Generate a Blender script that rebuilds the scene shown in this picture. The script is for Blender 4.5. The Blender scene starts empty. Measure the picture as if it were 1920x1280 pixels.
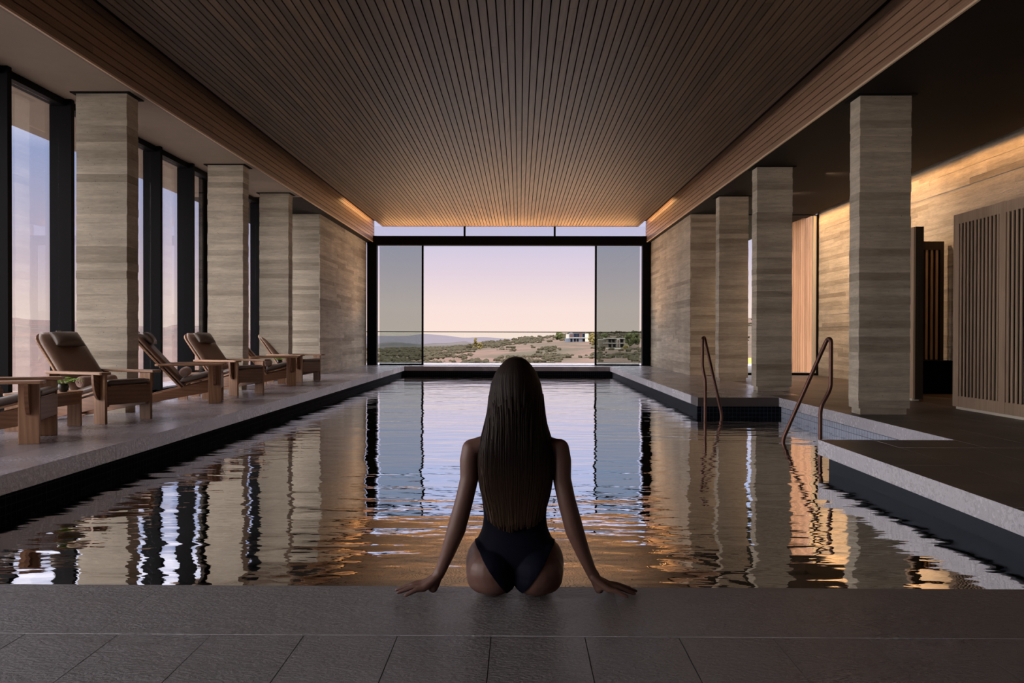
import bpy, bmesh, math, random
from mathutils import Vector, Matrix, noise
PI = math.pi
R = random.Random(11)
sc = bpy.context.scene
COL = sc.collection
F = 1500.0            # focal length in pixels of the 1920-wide frame
CZ = 0.955            # camera height above the deck

# ------------------------------------------------------------------ camera
cd = bpy.data.cameras.new('camera'); cam = bpy.data.objects.new('camera', cd); COL.objects.link(cam)
cd.sensor_width = 36; cd.lens = F * 36 / 1920; cd.clip_start = .05; cd.clip_end = 30000
yaw, pitch, roll = math.atan(14 / F), math.atan(12 / F), .0022
cam.matrix_world = Matrix.Translation((0, 0, CZ)) @ Matrix.Rotation(yaw, 4, 'Z') @ Matrix.Rotation(PI / 2 - pitch, 4, 'X') @ Matrix.Rotation(roll, 4, 'Z')
sc.camera = cam
sc.view_settings.view_transform = 'Standard'; sc.view_settings.look = 'None'
sc.view_settings.gamma = 1; sc.view_settings.use_curve_mapping = False
sc.view_settings.exposure = 0.55
sc.cycles.max_bounces = 16; sc.cycles.diffuse_bounces = 10; sc.cycles.glossy_bounces = 6; sc.cycles.transparent_max_bounces = 16

# ------------------------------------------------------------------ sky
SKY_STRENGTH = 0.72; GLOW = 6.5
wd = bpy.data.worlds.new('sky'); sc.world = wd; wd.use_nodes = True
nt = wd.node_tree; nt.nodes.clear()
tc = nt.nodes.new('ShaderNodeTexCoord'); sx = nt.nodes.new('ShaderNodeSeparateXYZ')
rp = nt.nodes.new('ShaderNodeValToRGB'); bg = nt.nodes.new('ShaderNodeBackground'); ow = nt.nodes.new('ShaderNodeOutputWorld')
nt.links.new(tc.outputs['Generated'], sx.inputs[0]); nt.links.new(sx.outputs[2], rp.inputs[0])
nt.links.new(rp.outputs[0], bg.inputs[0]); nt.links.new(bg.outputs[0], ow.inputs[0])
stops = [(0.0, (.93, .74, .66)), (.035, (.90, .72, .68)), (.075, (.74, .62, .70)), (.115, (.60, .56, .72)),
         (.195, (.43, .51, .80)), (.31, (1.75, 1.7, 1.95)), (.50, (4.2, 4.0, 4.2)), (1.0, (6.0, 5.7, 5.9))]
e = rp.color_ramp.elements
while len(e) < len(stops): e.new(.5)
for k, (p, c) in enumerate(stops): e[k].position = p; e[k].color = (*c, 1)
bg.inputs[1].default_value = SKY_STRENGTH
# the bright evening side of the sky, a broad soft glow added beyond the windows to lift the room
vd = nt.nodes.new('ShaderNodeVectorMath'); vd.operation = 'DOT_PRODUCT'; vd.inputs[1].default_value = Vector((-.84, -.42, .36)).normalized()
nt.links.new(tc.outputs['Generated'], vd.inputs[0])
def wm(op, a, b):
    x = nt.nodes.new('ShaderNodeMath'); x.operation = op
    for v, i in ((a, 0), (b, 1)):
        if hasattr(v, 'links'): nt.links.new(v, x.inputs[i])
        else: x.inputs[i].default_value = v
    return x.outputs[0]
gl_ = wm('MULTIPLY', wm('POWER', wm('MAXIMUM', vd.outputs['Value'], 0.0), 4.0), GLOW)
mg = nt.nodes.new('ShaderNodeMixRGB'); mg.blend_type = 'ADD'; mg.inputs[0].default_value = 1
cg = nt.nodes.new('ShaderNodeMixRGB'); cg.blend_type = 'MULTIPLY'; cg.inputs[0].default_value = 1; cg.inputs[1].default_value = (1.0, .93, .86, 1)
nt.links.new(gl_, cg.inputs[2]); nt.links.new(rp.outputs[0], mg.inputs[1]); nt.links.new(cg.outputs[0], mg.inputs[2]); nt.links.new(mg.outputs[0], bg.inputs[0])

# ------------------------------------------------------------------ sun: low, from behind the building on the right
sd = bpy.data.lights.new('sun', 'SUN'); so = bpy.data.objects.new('sun', sd); COL.objects.link(so)
sd.energy = 1.6; sd.color = (1, .72, .46); sd.angle = .02
so.rotation_euler = Vector((-.80, .52, -.26)).to_track_quat('-Z', 'Y').to_euler()

def area(name, loc, size, energy, color, direction=(0, 0, -1)):
    l = bpy.data.lights.new(name, 'AREA'); l.shape = 'RECTANGLE'; l.size, l.size_y = size; l.energy = energy; l.color = color
    o = bpy.data.objects.new(name, l); COL.objects.link(o); o.location = loc
    o.rotation_euler = Vector(direction).to_track_quat('-Z', 'Y').to_euler(); return o
# warm strip in the ceiling slot that washes the long wall, plus added strips that warm the far ceiling and fascias
area('wall_wash_strip', (7.05, 11.0, 3.935), (17, .05), 50, (1, .50, .18), (.22, 0, -1)).data.spread = 1.7
area('beam_top_fill', (-.3, 25.176, 4.0585), (8.0, .02), 70, (1, .50, .20), (0, -.75, .66))  # added lamp hidden on the beam, warms the far ceiling
area('fascia_fill', (-4.48, 22.9, 4.50), (4, .05), 4.5, (1, .52, .20), (-.8, 0, -.6))  # this pair is added to put an orange glow on the far fascias
area('fascia_fill', (3.85, 22.9, 4.50), (4, .05), 4.5, (1, .52, .20), (.8, 0, -.6))

for k in range(3):      # added spots without fixtures, to brighten the far part of the long wall
    l = bpy.data.lights.new('wall_fill', 'SPOT'); l.energy = 150; l.color = (1, .66, .40); l.spot_size = 2.5; l.spot_blend = 1.0; l.shadow_soft_size = .03
    o = bpy.data.objects.new('wall_fill', l); COL.objects.link(o); o.location = (5.45, 14.4 + 2.0 * k, 3.84)
    o.rotation_euler = Vector((.75, .25, -1)).to_track_quat('-Z', 'Y').to_euler()
for x in (-3.0, -1.1, .8, 2.5):      # added unseen uplights that brighten the far end of the ceiling
    l = bpy.data.lights.new('far_ceiling_fill', 'SPOT'); l.energy = 360; l.color = (1, .60, .32); l.spot_size = 1.9; l.spot_blend = 1.0; l.shadow_soft_size = 0
    o = bpy.data.objects.new('far_ceiling_fill', l); COL.objects.link(o); o.location = (x, 24.72, .03)
    o.rotation_euler = Vector((0, -.42, 1)).to_track_quat('-Z', 'Y').to_euler()
# ------------------------------------------------------------------ helpers
def lk(o, parent=None):
    COL.objects.link(o)
    if parent is not None: o.parent = parent
    return o
def tag(o, label=None, cat=None, group=None, kind=None):
    if label: o['label'] = label
    if cat: o['category'] = cat
    if group: o['group'] = group
    if kind: o['kind'] = kind
    return o
def empty(name, loc=(0, 0, 0), rz=0, **kw):
    o = bpy.data.objects.new(name, None); o.location = loc; o.rotation_euler = (0, 0, rz); o.empty_display_size = .1
    COL.objects.link(o); return tag(o, **kw)
class MB:
    """collects shapes for ONE mesh object"""
    def __init__(s): s.bm = bmesh.new()
    def box(s, lo, hi, mi=0):
        v = [s.bm.verts.new((x, y, z)) for x in (lo[0], hi[0]) for y in (lo[1], hi[1]) for z in (lo[2], hi[2])]
        fs = []
        for q in ((0, 1, 3, 2), (4, 6, 7, 5), (0, 4, 5, 1), (2, 3, 7, 6), (0, 2, 6, 4), (1, 5, 7, 3)):
            f = s.bm.faces.new([v[k] for k in q]); f.material_index = mi; fs.append(f)
        return fs
    def prism(s, pts, a, b, axis='y'):
        """polygon in the xz plane (axis y), xy plane (axis z) or yz plane (axis x), extruded from a to b"""
        P = {'y': lambda p, t: (p[0], t, p[1]), 'z': lambda p, t: (p[0], p[1], t), 'x': lambda p, t: (t, p[0], p[1])}[axis]
        A = [s.bm.verts.new(P(p, a)) for p in pts]; B = [s.bm.verts.new(P(p, b)) for p in pts]
        n = len(pts); s.bm.faces.new(A); s.bm.faces.new(B[::-1])
        for k in range(n): s.bm.faces.new((A[k], B[k], B[(k + 1) % n], A[(k + 1) % n]))
    def rings(s, rs, cap=True):
        V = [[s.bm.verts.new(p) for p in r] for r in rs]; n = len(V[0])
        for a, b in zip(V, V[1:]):
            for k in range(n): s.bm.faces.new((a[k], a[(k + 1) % n], b[(k + 1) % n], b[k]))
        if cap: s.bm.faces.new(V[0][::-1]); s.bm.faces.new(V[-1])
    def tube(s, pts, rad, n=10, cap=True):
        pts = [Vector(p) for p in pts]; rr = rad if isinstance(rad, (list, tuple)) else [rad] * len(pts)
        rs = []; up = None
        for k, p in enumerate(pts):
            t = (pts[min(k + 1, len(pts) - 1)] - pts[max(k - 1, 0)]).normalized()
            if up is None:
                up = Vector((0, 0, 1)) if abs(t.z) < .9 else Vector((1, 0, 0))
            a = t.cross(up).normalized(); b = a.cross(t).normalized(); up = b
            rs.append([p + rr[k] * (math.cos(2 * PI * j / n) * a + math.sin(2 * PI * j / n) * b) for j in range(n)])
        s.rings(rs, cap)
    def ball(s, c, r, u=20, v=12, rot=None):
        r = r if isinstance(r, (list, tuple)) else (r, r, r)
        m = Matrix.Translation(c) @ (rot if rot is not None else Matrix()) @ Matrix.Diagonal((*r, 1))
        bmesh.ops.create_uvsphere(s.bm, u_segments=u, v_segments=v, radius=1, matrix=m)
    def cone(s, a, b, ra, rb, n=18):
        """tapered limb piece with round ends"""
        s.tube([a, b], [ra, rb], n); s.ball(a, ra); s.ball(b, rb)
    def build(s, name, mat, parent=None, smooth=False, bevel=0, seg=1):
        bmesh.ops.recalc_face_normals(s.bm, faces=s.bm.faces)
        if bevel: bmesh.ops.bevel(s.bm, geom=[e for e in s.bm.edges if e.calc_face_angle(0) > .5], offset=bevel, segments=seg, affect='EDGES', profile=.5)
        me = bpy.data.meshes.new(name); s.bm.to_mesh(me); s.bm.free()
        for m in (mat if isinstance(mat, (list, tuple)) else [mat]): me.materials.append(m)
        if smooth:
            for p in me.polygons: p.use_smooth = True
        return lk(bpy.data.objects.new(name, me), parent)
_unit = {}
def piece(name, lo, hi, mat, parent):
    """a box-shaped piece; pieces of one material share mesh data"""
    if mat.name not in _unit:
        b = MB(); b.box((-.5, -.5, -.5), (.5, .5, .5)); bmesh.ops.recalc_face_normals(b.bm, faces=b.bm.faces)
        me = bpy.data.meshes.new('piece'); b.bm.to_mesh(me); b.bm.free(); me.materials.append(mat); _unit[mat.name] = me
    o = bpy.data.objects.new(name, _unit[mat.name])
    o.location = [(a + b) / 2 for a, b in zip(lo, hi)]; o.scale = [abs(b - a) for a, b in zip(lo, hi)]
    return lk(o, parent)
def copy_tree(o, parent=None):
    c = o.copy(); COL.objects.link(c)
    if parent is not None: c.parent = parent
    for ch in [x for x in bpy.data.objects if x.parent == o and x != c]: copy_tree(ch, c)
    return c

# ------------------------------------------------------------------ materials
class N:
    def __init__(s, name):
        s.m = bpy.data.materials.new(name); s.m.use_nodes = True; s.t = s.m.node_tree; s.t.nodes.clear()
        s.out = s.n('OutputMaterial'); s.b = s.n('BsdfPrincipled'); s.l(s.b.outputs[0], s.out.inputs[0])
    def n(s, k, **kw):
        x = s.t.nodes.new('ShaderNode' + k)
        for a, v in kw.items(): setattr(x, a, v)
        return x
    def l(s, a, b): s.t.links.new(a, b)
    def set(s, **kw):
        for k, v in kw.items():
            i = s.b.inputs[k.replace('_', ' ')]
            i.default_value = (*v, 1) if isinstance(v, tuple) else v
    def pos(s, scale, world=True, jitter=0.0):
        g = s.n('NewGeometry').outputs['Position'] if world else s.n('TexCoord').outputs['Object']
        mp = s.n('Mapping'); mp.inputs['Scale'].default_value = scale; s.l(g, mp.inputs['Vector'])
        if jitter:
            oi = s.n('ObjectInfo'); mu = s.n('Math', operation='MULTIPLY'); mu.inputs[1].default_value = jitter
            s.l(oi.outputs['Random'], mu.inputs[0]); cx = s.n('CombineXYZ')
            for k in range(3): s.l(mu.outputs[0], cx.inputs[k])
            s.l(cx.outputs[0], mp.inputs['Location'])
        return mp.outputs[0]
    def noise(s, vec, scale=1, detail=4, rough=.55, dist=0):
        x = s.n('TexNoise'); x.inputs['Scale'].default_value = scale; x.inputs['Detail'].default_value = detail
        x.inputs['Roughness'].default_value = rough; x.inputs['Distortion'].default_value = dist
        s.l(vec, x.inputs['Vector']); return x.outputs[0]
    def ramp(s, fac, *stops):
        x = s.n('ValToRGB'); e = x.color_ramp.elements
        while len(e) < len(stops): e.new(.5)
        for k, (p, c) in enumerate(stops): e[k].position = p; e[k].color = (*c, 1) if isinstance(c, tuple) else (c, c, c, 1)
        s.l(fac, x.inputs[0]); return x.outputs[0]
    def mix(s, a, b, fac, mode='MIX'):
        x = s.n('MixRGB', blend_type=mode)
        for v, i in ((fac, 0), (a, 1), (b, 2)):
            if hasattr(v, 'links'): s.l(v, x.inputs[i])
            else: x.inputs[i].default_value = (*v, 1) if isinstance(v, tuple) else v
        return x.outputs[0]
    def rand(s): return s.n('ObjectInfo').outputs['Random']
    def math(s, op, a, b=0.0):
        x = s.n('Math', operation=op)
        for v, i in ((a, 0), (b, 1)):
            if hasattr(v, 'links'): s.l(v, x.inputs[i])
            else: x.inputs[i].default_value = v
        return x.outputs[0]
    def bump(s, h, dist=.002, strength=1.0):
        x = s.n('Bump'); x.inputs['Distance'].default_value = dist; x.inputs['Strength'].default_value = strength
        s.l(h, x.inputs['Height']); s.l(x.outputs[0], s.b.inputs['Normal']); return x.outputs[0]
    def col(s, c): s.l(c, s.b.inputs['Base Color'])

def plain(name, c, rough=.6, metal=0.0, spec=.5, bump=0.0, bscale=60, var=.15):
    n = N(name); n.set(Roughness=rough, Metallic=metal, Specular_IOR_Level=spec)
    v = n.noise(n.pos((1, 1, 1), world=False), bscale, 4)
    n.col(n.mix(tuple(x * (1 - var) for x in c), tuple(min(1, x * (1 + var)) for x in c), v))
    if bump: n.bump(v, bump)
    return n.m

def concrete(name, dark, light):
    n = N(name); n.set(Roughness=.8, Specular_IOR_Level=.25)
    p = n.pos((1.6, 1.6, 15), jitter=37.0)
    streak = n.noise(p, 1, 5, .6, .3); fine = n.noise(n.pos((11, 11, 60), jitter=9), 1, 5, .65)
    blot = n.noise(n.pos((1.1, 1.1, .5)), 1, 3)
    base = n.ramp(n.rand(), (0, tuple(.92 * x + .08 * y for x, y in zip(dark, light))), (.3, tuple((a + b) / 2 for a, b in zip(dark, light))), (.75, tuple(.15 * x + .85 * y for x, y in zip(dark, light))), (1, tuple(.55 * x + .45 * y for x, y in zip(dark, light))))
    c = n.mix(base, n.ramp(streak, (.25, .36), (.5, .5), (.75, .65)), .9, 'OVERLAY')
    c = n.mix(c, n.ramp(fine, (.3, .38), (.7, .60)), .55, 'OVERLAY')
    c = n.mix(c, n.ramp(blot, (.35, .40), (.65, .58)), .6, 'OVERLAY')
    vo = n.n('TexVoronoi'); vo.inputs['Scale'].default_value = 1; n.l(n.pos((17, 17, 17), jitter=5), vo.inputs['Vector'])
    pits = n.ramp(vo.outputs['Distance'], (.05, .25), (.11, 1.0))
    c = n.mix(c, pits, .8, 'MULTIPLY'); n.col(c)
    n.bump(n.mix(fine, streak, .4), .004); return n.m

def wood(name, dark, light, axis='y', world=True, rough=.5, gscale=1.0, tone=.5):
    """grain that runs along the axis; every piece gets a tone of its own"""
    n = N(name); n.set(Roughness=rough, Specular_IOR_Level=.35)
    along, across = 1.6 * gscale, 26 * gscale
    s1 = tuple(along if a == axis else across for a in 'xyz')
    s2 = tuple(along * 3 if a == axis else across * 6 for a in 'xyz')
    p1 = n.pos(s1, world, 61.0)
    wv = n.n('TexWave', wave_type='RINGS', rings_direction='SPHERICAL'); wv.inputs['Scale'].default_value = .55
    wv.inputs['Distortion'].default_value = 5; wv.inputs['Detail'].default_value = 3; wv.inputs['Detail Scale'].default_value = .8
    n.l(p1, wv.inputs['Vector'])
    fib = n.noise(n.pos(s2, world, 13.0), 1, 5, .65)
    soft = n.noise(n.pos(tuple(along * .7 if a == axis else across * .35 for a in 'xyz'), world, 29.0), 1, 3, .55, .6)
    g = n.mix(n.mix(wv.outputs[0], fib, .68), soft, .5)
    c = n.mix(dark, light, n.ramp(g, (.22, 0.0), (.78, 1.0)))
    t = n.ramp(n.rand(), (0, .5 - .32 * tone), (.5, .5), (.85, .5 + .12 * tone), (1, .5 - .2 * tone))
    c = n.mix(c, t, .9, 'OVERLAY'); n.col(c)
    n.bump(g, .0015); return n.m

def stone(name, dark, light, rough, bump, bscale=45, spec=.5, stretch=(1, 1, 1)):
    n = N(name); n.set(Specular_IOR_Level=spec)
    p = n.pos(stretch); f = n.noise(p, bscale, 7, .62); big = n.noise(p, 1.3, 3); mid = n.noise(p, 9, 4)
    c = n.mix(dark, light, n.mix(big, f, .5))
    c = n.mix(c, n.ramp(n.rand(), (0, .42), (1, .56)), .7, 'OVERLAY'); n.col(c)
    n.l(n.ramp(n.mix(f, big, .6), (.3, rough - .10), (.7, rough + .12)), n.b.inputs['Roughness'])
    n.bump(n.mix(f, mid, .5), bump); return n.m

def glass(name, tint, refl=1.5, rough=0.0):
    n = N(name); t = n.n('BsdfTransparent'); g = n.n('BsdfGlossy'); fr = n.n('Fresnel'); mx = n.n('MixShader')
    t.inputs[0].default_value = (*tint, 1); g.inputs['Roughness'].default_value = rough; fr.inputs[0].default_value = refl
    sc_ = n.math('MULTIPLY', fr.outputs[0], .32)
    n.l(sc_, mx.inputs[0]); n.l(t.outputs[0], mx.inputs[1]); n.l(g.outputs[0], mx.inputs[2]); n.l(mx.outputs[0], n.out.inputs[0])
    n.t.nodes.remove(n.b); return n.m

M = {}
M['concrete'] = concrete('board marked concrete', (.27, .23, .18), (.52, .46, .375))
M['ceiling_wood'] = wood('brown ceiling boards', (.057, .034, .021), (.150, .094, .056), 'y', True, .55, 1.0, .6)
M['fascia_wood'] = wood('fascia boards', (.175, .100, .064), (.34, .21, .135), 'y', True, .42)
M['teak'] = wood('teak', (.20, .095, .05), (.50, .29, .175), 'x', False, .40, .8, .4); M['teak_rail_shaded'] = wood('teak rail darkened as shade', (.105, .045, .024), (.29, .145, .082), 'x', False, .38, .8, .4); M['teak_cross_shaded'] = wood('teak cross board darkened as shade', (.10, .044, .024), (.26, .13, .075), 'y', False, .38, .8, .4)  # rail and cross-board teak is darkened to paint in the shade on them
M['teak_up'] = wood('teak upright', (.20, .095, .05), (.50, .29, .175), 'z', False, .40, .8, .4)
M['screen_wood'] = wood('screen slat wood', (.27, .185, .125), (.50, .36, .255), 'z', True, .55, 1.0, .3)
M['clad_wood'] = wood('outdoor cladding', (.34, .18, .10), (.62, .36, .22), 'z', True, .6)
M['lit_edge_wood'] = wood('edge strip paled as lit', (.55, .40, .28), (.75, .58, .42), 'y', True, .4)  # paled so the fascia's lower edge looks lit from below
M['dark_wood'] = wood('dark stained wood', (.020, .014, .010), (.05, .034, .024), 'z', True, .6)
M['floor'] = stone('dark floor stone', (.066, .056, .059), (.145, .125, .131), .31, .030, 50, 1.0, (1, 2.2, 1))
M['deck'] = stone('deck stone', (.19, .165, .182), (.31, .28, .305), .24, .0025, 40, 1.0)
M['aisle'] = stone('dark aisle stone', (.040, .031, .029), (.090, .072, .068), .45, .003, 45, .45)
M['coping'] = stone('split stone edge lightened as lit', (.40, .39, .43), (.66, .65, .70), .24, .030, 48, 1.0, (1, .6, .6))  # rough split sides, also lightened to carry light from the windows
M['grout'] = plain('grout', (.10, .09, .09), .8)
M['black'] = plain('black metal', (.004, .004, .005), .55, 0, .05)
M['gap'] = plain('black gap lining', (.006, .006, .006), .9, 0, .1)
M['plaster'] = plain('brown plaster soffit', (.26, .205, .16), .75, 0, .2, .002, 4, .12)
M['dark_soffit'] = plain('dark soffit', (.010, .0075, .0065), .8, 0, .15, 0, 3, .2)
M['bronze'] = plain('aged bronze tube', (.12, .06, .047), .42, .85, .5, .0004, 90, .3)
M['leather'] = plain('brown leather', (.20, .115, .078), .36, 0, .6, .0006, 220, .2)
M['leather_edge'] = plain('dark leather', (.125, .090, .074), .36, 0, .5, .0006, 220, .2)
M['towel'] = plain('tan towel', (.50, .36, .31), .95, 0, .05, .004, 160, .25)
M['lime'] = plain('pale strip', (.62, .57, .48), .6)
M['glass'] = glass('window glass', (.95, .95, .96))
M['tint'] = glass('tinted sliding glass', (.66, .70, .69))
M['clear'] = glass('balustrade glass', (.97, .985, .975), 1.3)
M['darkglass'] = glass('dark house glazing', (.25, .3, .36), 1.5)
M['teal'] = None
def tile_mat(name, c, grout, pitch=.05, rough=.25):
    n = N(name); n.set(Roughness=rough, Specular_IOR_Level=.5 if rough < .4 else .06)
    g = n.pos((1, 1, 1)); s = n.n('SeparateXYZ'); n.l(g, s.inputs[0])
    def line(o):
        f = n.math('FRACT', n.math('ADD', n.math('DIVIDE', o, pitch), 100.0)); return n.math('GREATER_THAN', n.math('ABSOLUTE', n.math('SUBTRACT', f, .5)), .455)
    k = n.math('MAXIMUM', line(s.outputs[2]), n.math('MAXIMUM', n.math('MULTIPLY', line(s.outputs[0]), 1.0), line(s.outputs[1])))
    v = n.noise(g, 22, 1)
    n.col(n.mix(n.mix(tuple(x * .7 for x in c), tuple(x * 1.3 for x in c), v), grout, k)); return n.m
M['pool_tile'] = tile_mat('dark pool tile', (.006, .026, .036), (.010, .022, .032), .1, .9)
M['mosaic'] = tile_mat('mosaic band', (.004, .006, .011), (.035, .04, .05), .06, .9)
M['lit_mosaic'] = tile_mat('mosaic paled as lit', (.36, .40, .50), (.10, .11, .14), .075)  # paler than the other bands to paint in window light on the recess

def water_mat():
    n = N('pool water'); n.t.nodes.remove(n.b)
    bp = n.n('Bump'); bp.inputs['Strength'].default_value = 1; bp.inputs['Distance'].default_value = 1
    lo = n.noise(n.pos((.55, 1.25, 1)), 1.0, 2, .45, .3)
    mid = n.noise(n.pos((1.5, 4.6, 1)), 1.0, 2, .5, .2)
    fine = n.noise(n.pos((6, 19, 1)), 1.0, 2, .5)
    # rings spreading from the seated woman
    g = n.n('NewGeometry').outputs['Position']; sb = n.n('VectorMath', operation='SUBTRACT'); sb.inputs[1].default_value = (0.1, 3.3, -.27); n.l(g, sb.inputs[0])
    ln = n.n('VectorMath', operation='LENGTH'); n.l(sb.outputs[0], ln.inputs[0]); d = ln.outputs['Value']
    ring = n.math('SINE', n.math('MULTIPLY', n.math('ADD', d, n.math('MULTIPLY', mid, .16)), 44.0))
    env = n.math('MULTIPLY', n.math('GREATER_THAN', d, .3), n.math('POWER', 2.718, n.math('MULTIPLY', n.math('POWER', n.math('SUBTRACT', d, 1.35), 2.0), -3.2)))
    h = n.math('ADD', n.math('MULTIPLY', lo, WAVE[0]), n.math('MULTIPLY', mid, WAVE[1]))
    h = n.math('ADD', h, n.math('MULTIPLY', fine, WAVE[2]))
    h = n.math('ADD', h, n.math('MULTIPLY', n.math('MULTIPLY', ring, env), WAVE[3]))
    n.l(h, bp.inputs['Height'])
    t = n.n('BsdfTransparent'); t.inputs[0].default_value = (.45, .68, .75, 1)
    gl = n.n('BsdfGlossy'); gl.inputs['Roughness'].default_value = 0.0; gl.inputs[0].default_value = (.97, .97, .97, 1)
    fr = n.n('Fresnel'); fr.inputs[0].default_value = 1.6; mx = n.n('MixShader')
    n.l(bp.outputs[0], gl.inputs['Normal']); n.l(bp.outputs[0], fr.inputs['Normal'])
    fac = n.math('MINIMUM', n.math('ADD', n.math('MULTIPLY', fr.outputs[0], .4), .73), .97)
    n.l(fac, mx.inputs[0]); n.l(t.outputs[0], mx.inputs[1]); n.l(gl.outputs[0], mx.inputs[2]); n.l(mx.outputs[0], n.out.inputs[0])
    return n.m
WAVE = (.015, .0070, .0006, .00022)
M['water'] = water_mat()

# ================================================================== the room
ZS, ZC = 3.87, 4.37                      # side soffits, ceiling
PX0, PX1, PY0, PY1 = -3.50, 2.75, 3.03, 24.30   # pool opening at coping
XL, XR = -5.72, 7.20                     # glazing plane, long concrete wall
YE, YB = 25.2, 19.33                     # end glazing, end of the side aisles
YN = -4.5                                # back wall
RX0, RX1, RY0, RY1 = PX1, 4.0, 7.38, 12.35      # stepped recess beside the pool

# ---- floor
floor = empty('floor', kind='structure')
g = MB()
for lo, hi in (((-6.2, YN, -1.9), (XR + .3, PY0 + .08, -.137)), ((-6.2, PY0, -1.9), (PX0 - .08, YE + .25, -.137)),
               ((RX1 + .06, PY0, -1.9), (XR + .3, YE + .25, -.137)), ((PX1 + .08, PY0, -1.9), (RX1 + .06, RY0 - .08, -.137)),
               ((PX1 + .08, RY1 + .06, -1.9), (RX1 + .06, YE + .25, -.137)), ((PX0 - .08, PY1 + .06, -1.9), (PX1 + .08, YE + .25, -.137)),
               ((PX0 - .1, PY0, -2.0), (RX1 + .1, PY1 + .1, -1.55))):
    g.box(lo, hi)
g.build('pool_basin', M['pool_tile'], floor)
g = MB()   # bedding under the tiles, seen only in the joints
for lo, hi in (((-6.2, YN, -.137), (XR + .3, PY0 - .03, -.0035)), ((-6.2, PY0 - .03, -.137), (PX0 - .03, YE + .25, -.0035)),
               ((RX1 + .03, PY0 - .03, -.137), (XR + .3, YE + .25, -.0035)), ((PX1 + .03, PY0 - .03, -.137), (RX1 + .03, RY0 - .03, -.0035)),
               ((PX1 + .03, RY1 + .03, -.137), (RX1 + .03, YE + .25, -.0035)), ((PX0 - .03, PY1 + .03, -.137), (PX1 + .03, YE + .25, -.0035))):
    g.box(lo, hi)
g.build('tile_bed', M['grout'], floor)
# step treads down into the recess
for k in range(3):
    piece('step', (PX1 + .25 + .4 * k, RY0 - .02, -1.5), (RX1 + .06, RY1, -.95 + .24 * k), M['pool_tile'], floor)
# mosaic band at the waterline
piece('mosaic_band', (PX0 - .085, PY0, -.40), (PX0 - .07, PY1, -.137), M['mosaic'], floor)
piece('mosaic_band', (PX1 + .07, RY1, -.40), (PX1 + .085, PY1, -.137), M['mosaic'], floor)
piece('mosaic_band', (PX0, PY1 + .045, -.40), (PX1 + .07, PY1 + .062, -.137), M['mosaic'], floor)
piece('mosaic_band', (PX1, RY1 + .045, -.40), (RX1 + .05, RY1 + .062, -.137), M['mosaic'], floor)
piece('mosaic_band', (PX1 + .07, PY0, -.40), (PX1 + .079, RY0 - .08, -.137), M['mosaic'], floor)
piece('lit_mosaic_band', (RX1 + .035, RY0, -.40), (RX1 + .062, RY1, -.137), M['lit_mosaic'], floor)
J = .003
def coping(lo, hi, along, cuts, mat_top, side=None):
    """edge stones: sealed top, split sides"""
    ax = 'xy'.index(along); c = [lo[ax]] + list(cuts) + [hi[ax]]
    for a, b in zip(c, c[1:]):
        l, h = list(lo), list(hi); l[ax] = a + J / 4; h[ax] = b - J / 4
        m = MB(); m.box((*l, -.137), (*h, 0)); o = m.build('coping_stone', [side or M['coping'], mat_top], floor, bevel=0 if mat_top == M['floor'] else .0015)
        for p in o.data.polygons:
            if p.normal.z > .9: p.material_index = 1
def steps(a, b, d): 
    n = max(1, round((b - a) / d)); return [a + (b - a) * k / n for k in range(1, n)]
coping((-6.1, 2.535), (XR, PY0), 'x', (-4.9, -3.05, -1.35, .35, 2.1, 3.9, 5.6), M['floor'])
coping((-4.0, PY0 + J), (PX0, PY1), 'y', steps(PY0, PY1, 1.9), M['deck'])
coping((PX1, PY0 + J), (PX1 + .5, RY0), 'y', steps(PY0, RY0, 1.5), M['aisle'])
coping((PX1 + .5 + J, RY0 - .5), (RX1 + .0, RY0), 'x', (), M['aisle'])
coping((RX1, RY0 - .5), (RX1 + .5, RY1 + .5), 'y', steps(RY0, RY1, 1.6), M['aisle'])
coping((PX1, RY1), (RX1 - J, RY1 + .5), 'x', (), M['deck'], M['aisle'])  # dark side stone stands in for shade on this face
coping((PX1, RY1 + .5 + J), (PX1 + .5, PY1), 'y', steps(RY1, PY1, 1.9), M['deck'])
coping((-4.72, PY1), (4.02, YE - .12), 'x', steps(-4.72, 4.02, 1.6), M['deck'], M['deck'])
def tiles(x0, x1, y0, y1, w, l, mat, offs=0.5, along='y'):
    """paving tiles in rows, each a piece"""
    if along == 'y':
        nx = max(1, round((x1 - x0) / w))
        for i in range(nx):
            a, b = x0 + (x1 - x0) * i / nx, x0 + (x1 - x0) * (i + 1) / nx
            y = y0 - (offs * l if i % 2 else 0)
            while y < y1 - .01:
                lo, hi = max(y, y0), min(y + l, y1)
                if hi - lo > .02: piece('tile', (a + J / 2, lo + J / 2, -.03), (b - J / 2, hi - J / 2, R.uniform(-.0006, .0)), mat, floor)
                y += l
# near deck: narrow tiles running towards the camera
xs = [-6.0 + .297 * k + .0 for k in range(45)]; sh = -.088 - min(xs, key=lambda v: abs(v + .088))
for x in xs:
    x += sh
    if x > 6.9: continue
    y1 = 2.532; segs = [(1.33, y1), (.1, 1.33), (YN, .1)]
    if -1.3 < x < -.9: segs = [(2.285, y1), (1.1, 2.285), (YN, 1.1)]
    if x < -3 or x > 3: segs = [(YN, y1)]
    for a, b in segs: piece('tile', (x + J / 2, a + J / 2, -.03), (x + .297 - J / 2, b - J / 2, R.uniform(-.0006, 0)), M['floor'], floor)
tiles(-5.85, -4.0 - J, 2.535 + .5, 24.95, .62, 1.24, M['deck'])
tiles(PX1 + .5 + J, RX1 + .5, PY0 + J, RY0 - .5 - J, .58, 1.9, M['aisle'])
tiles(RX1 + .5 + J, XR, PY0 + J, YB, .62, 1.9, M['aisle'])
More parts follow.
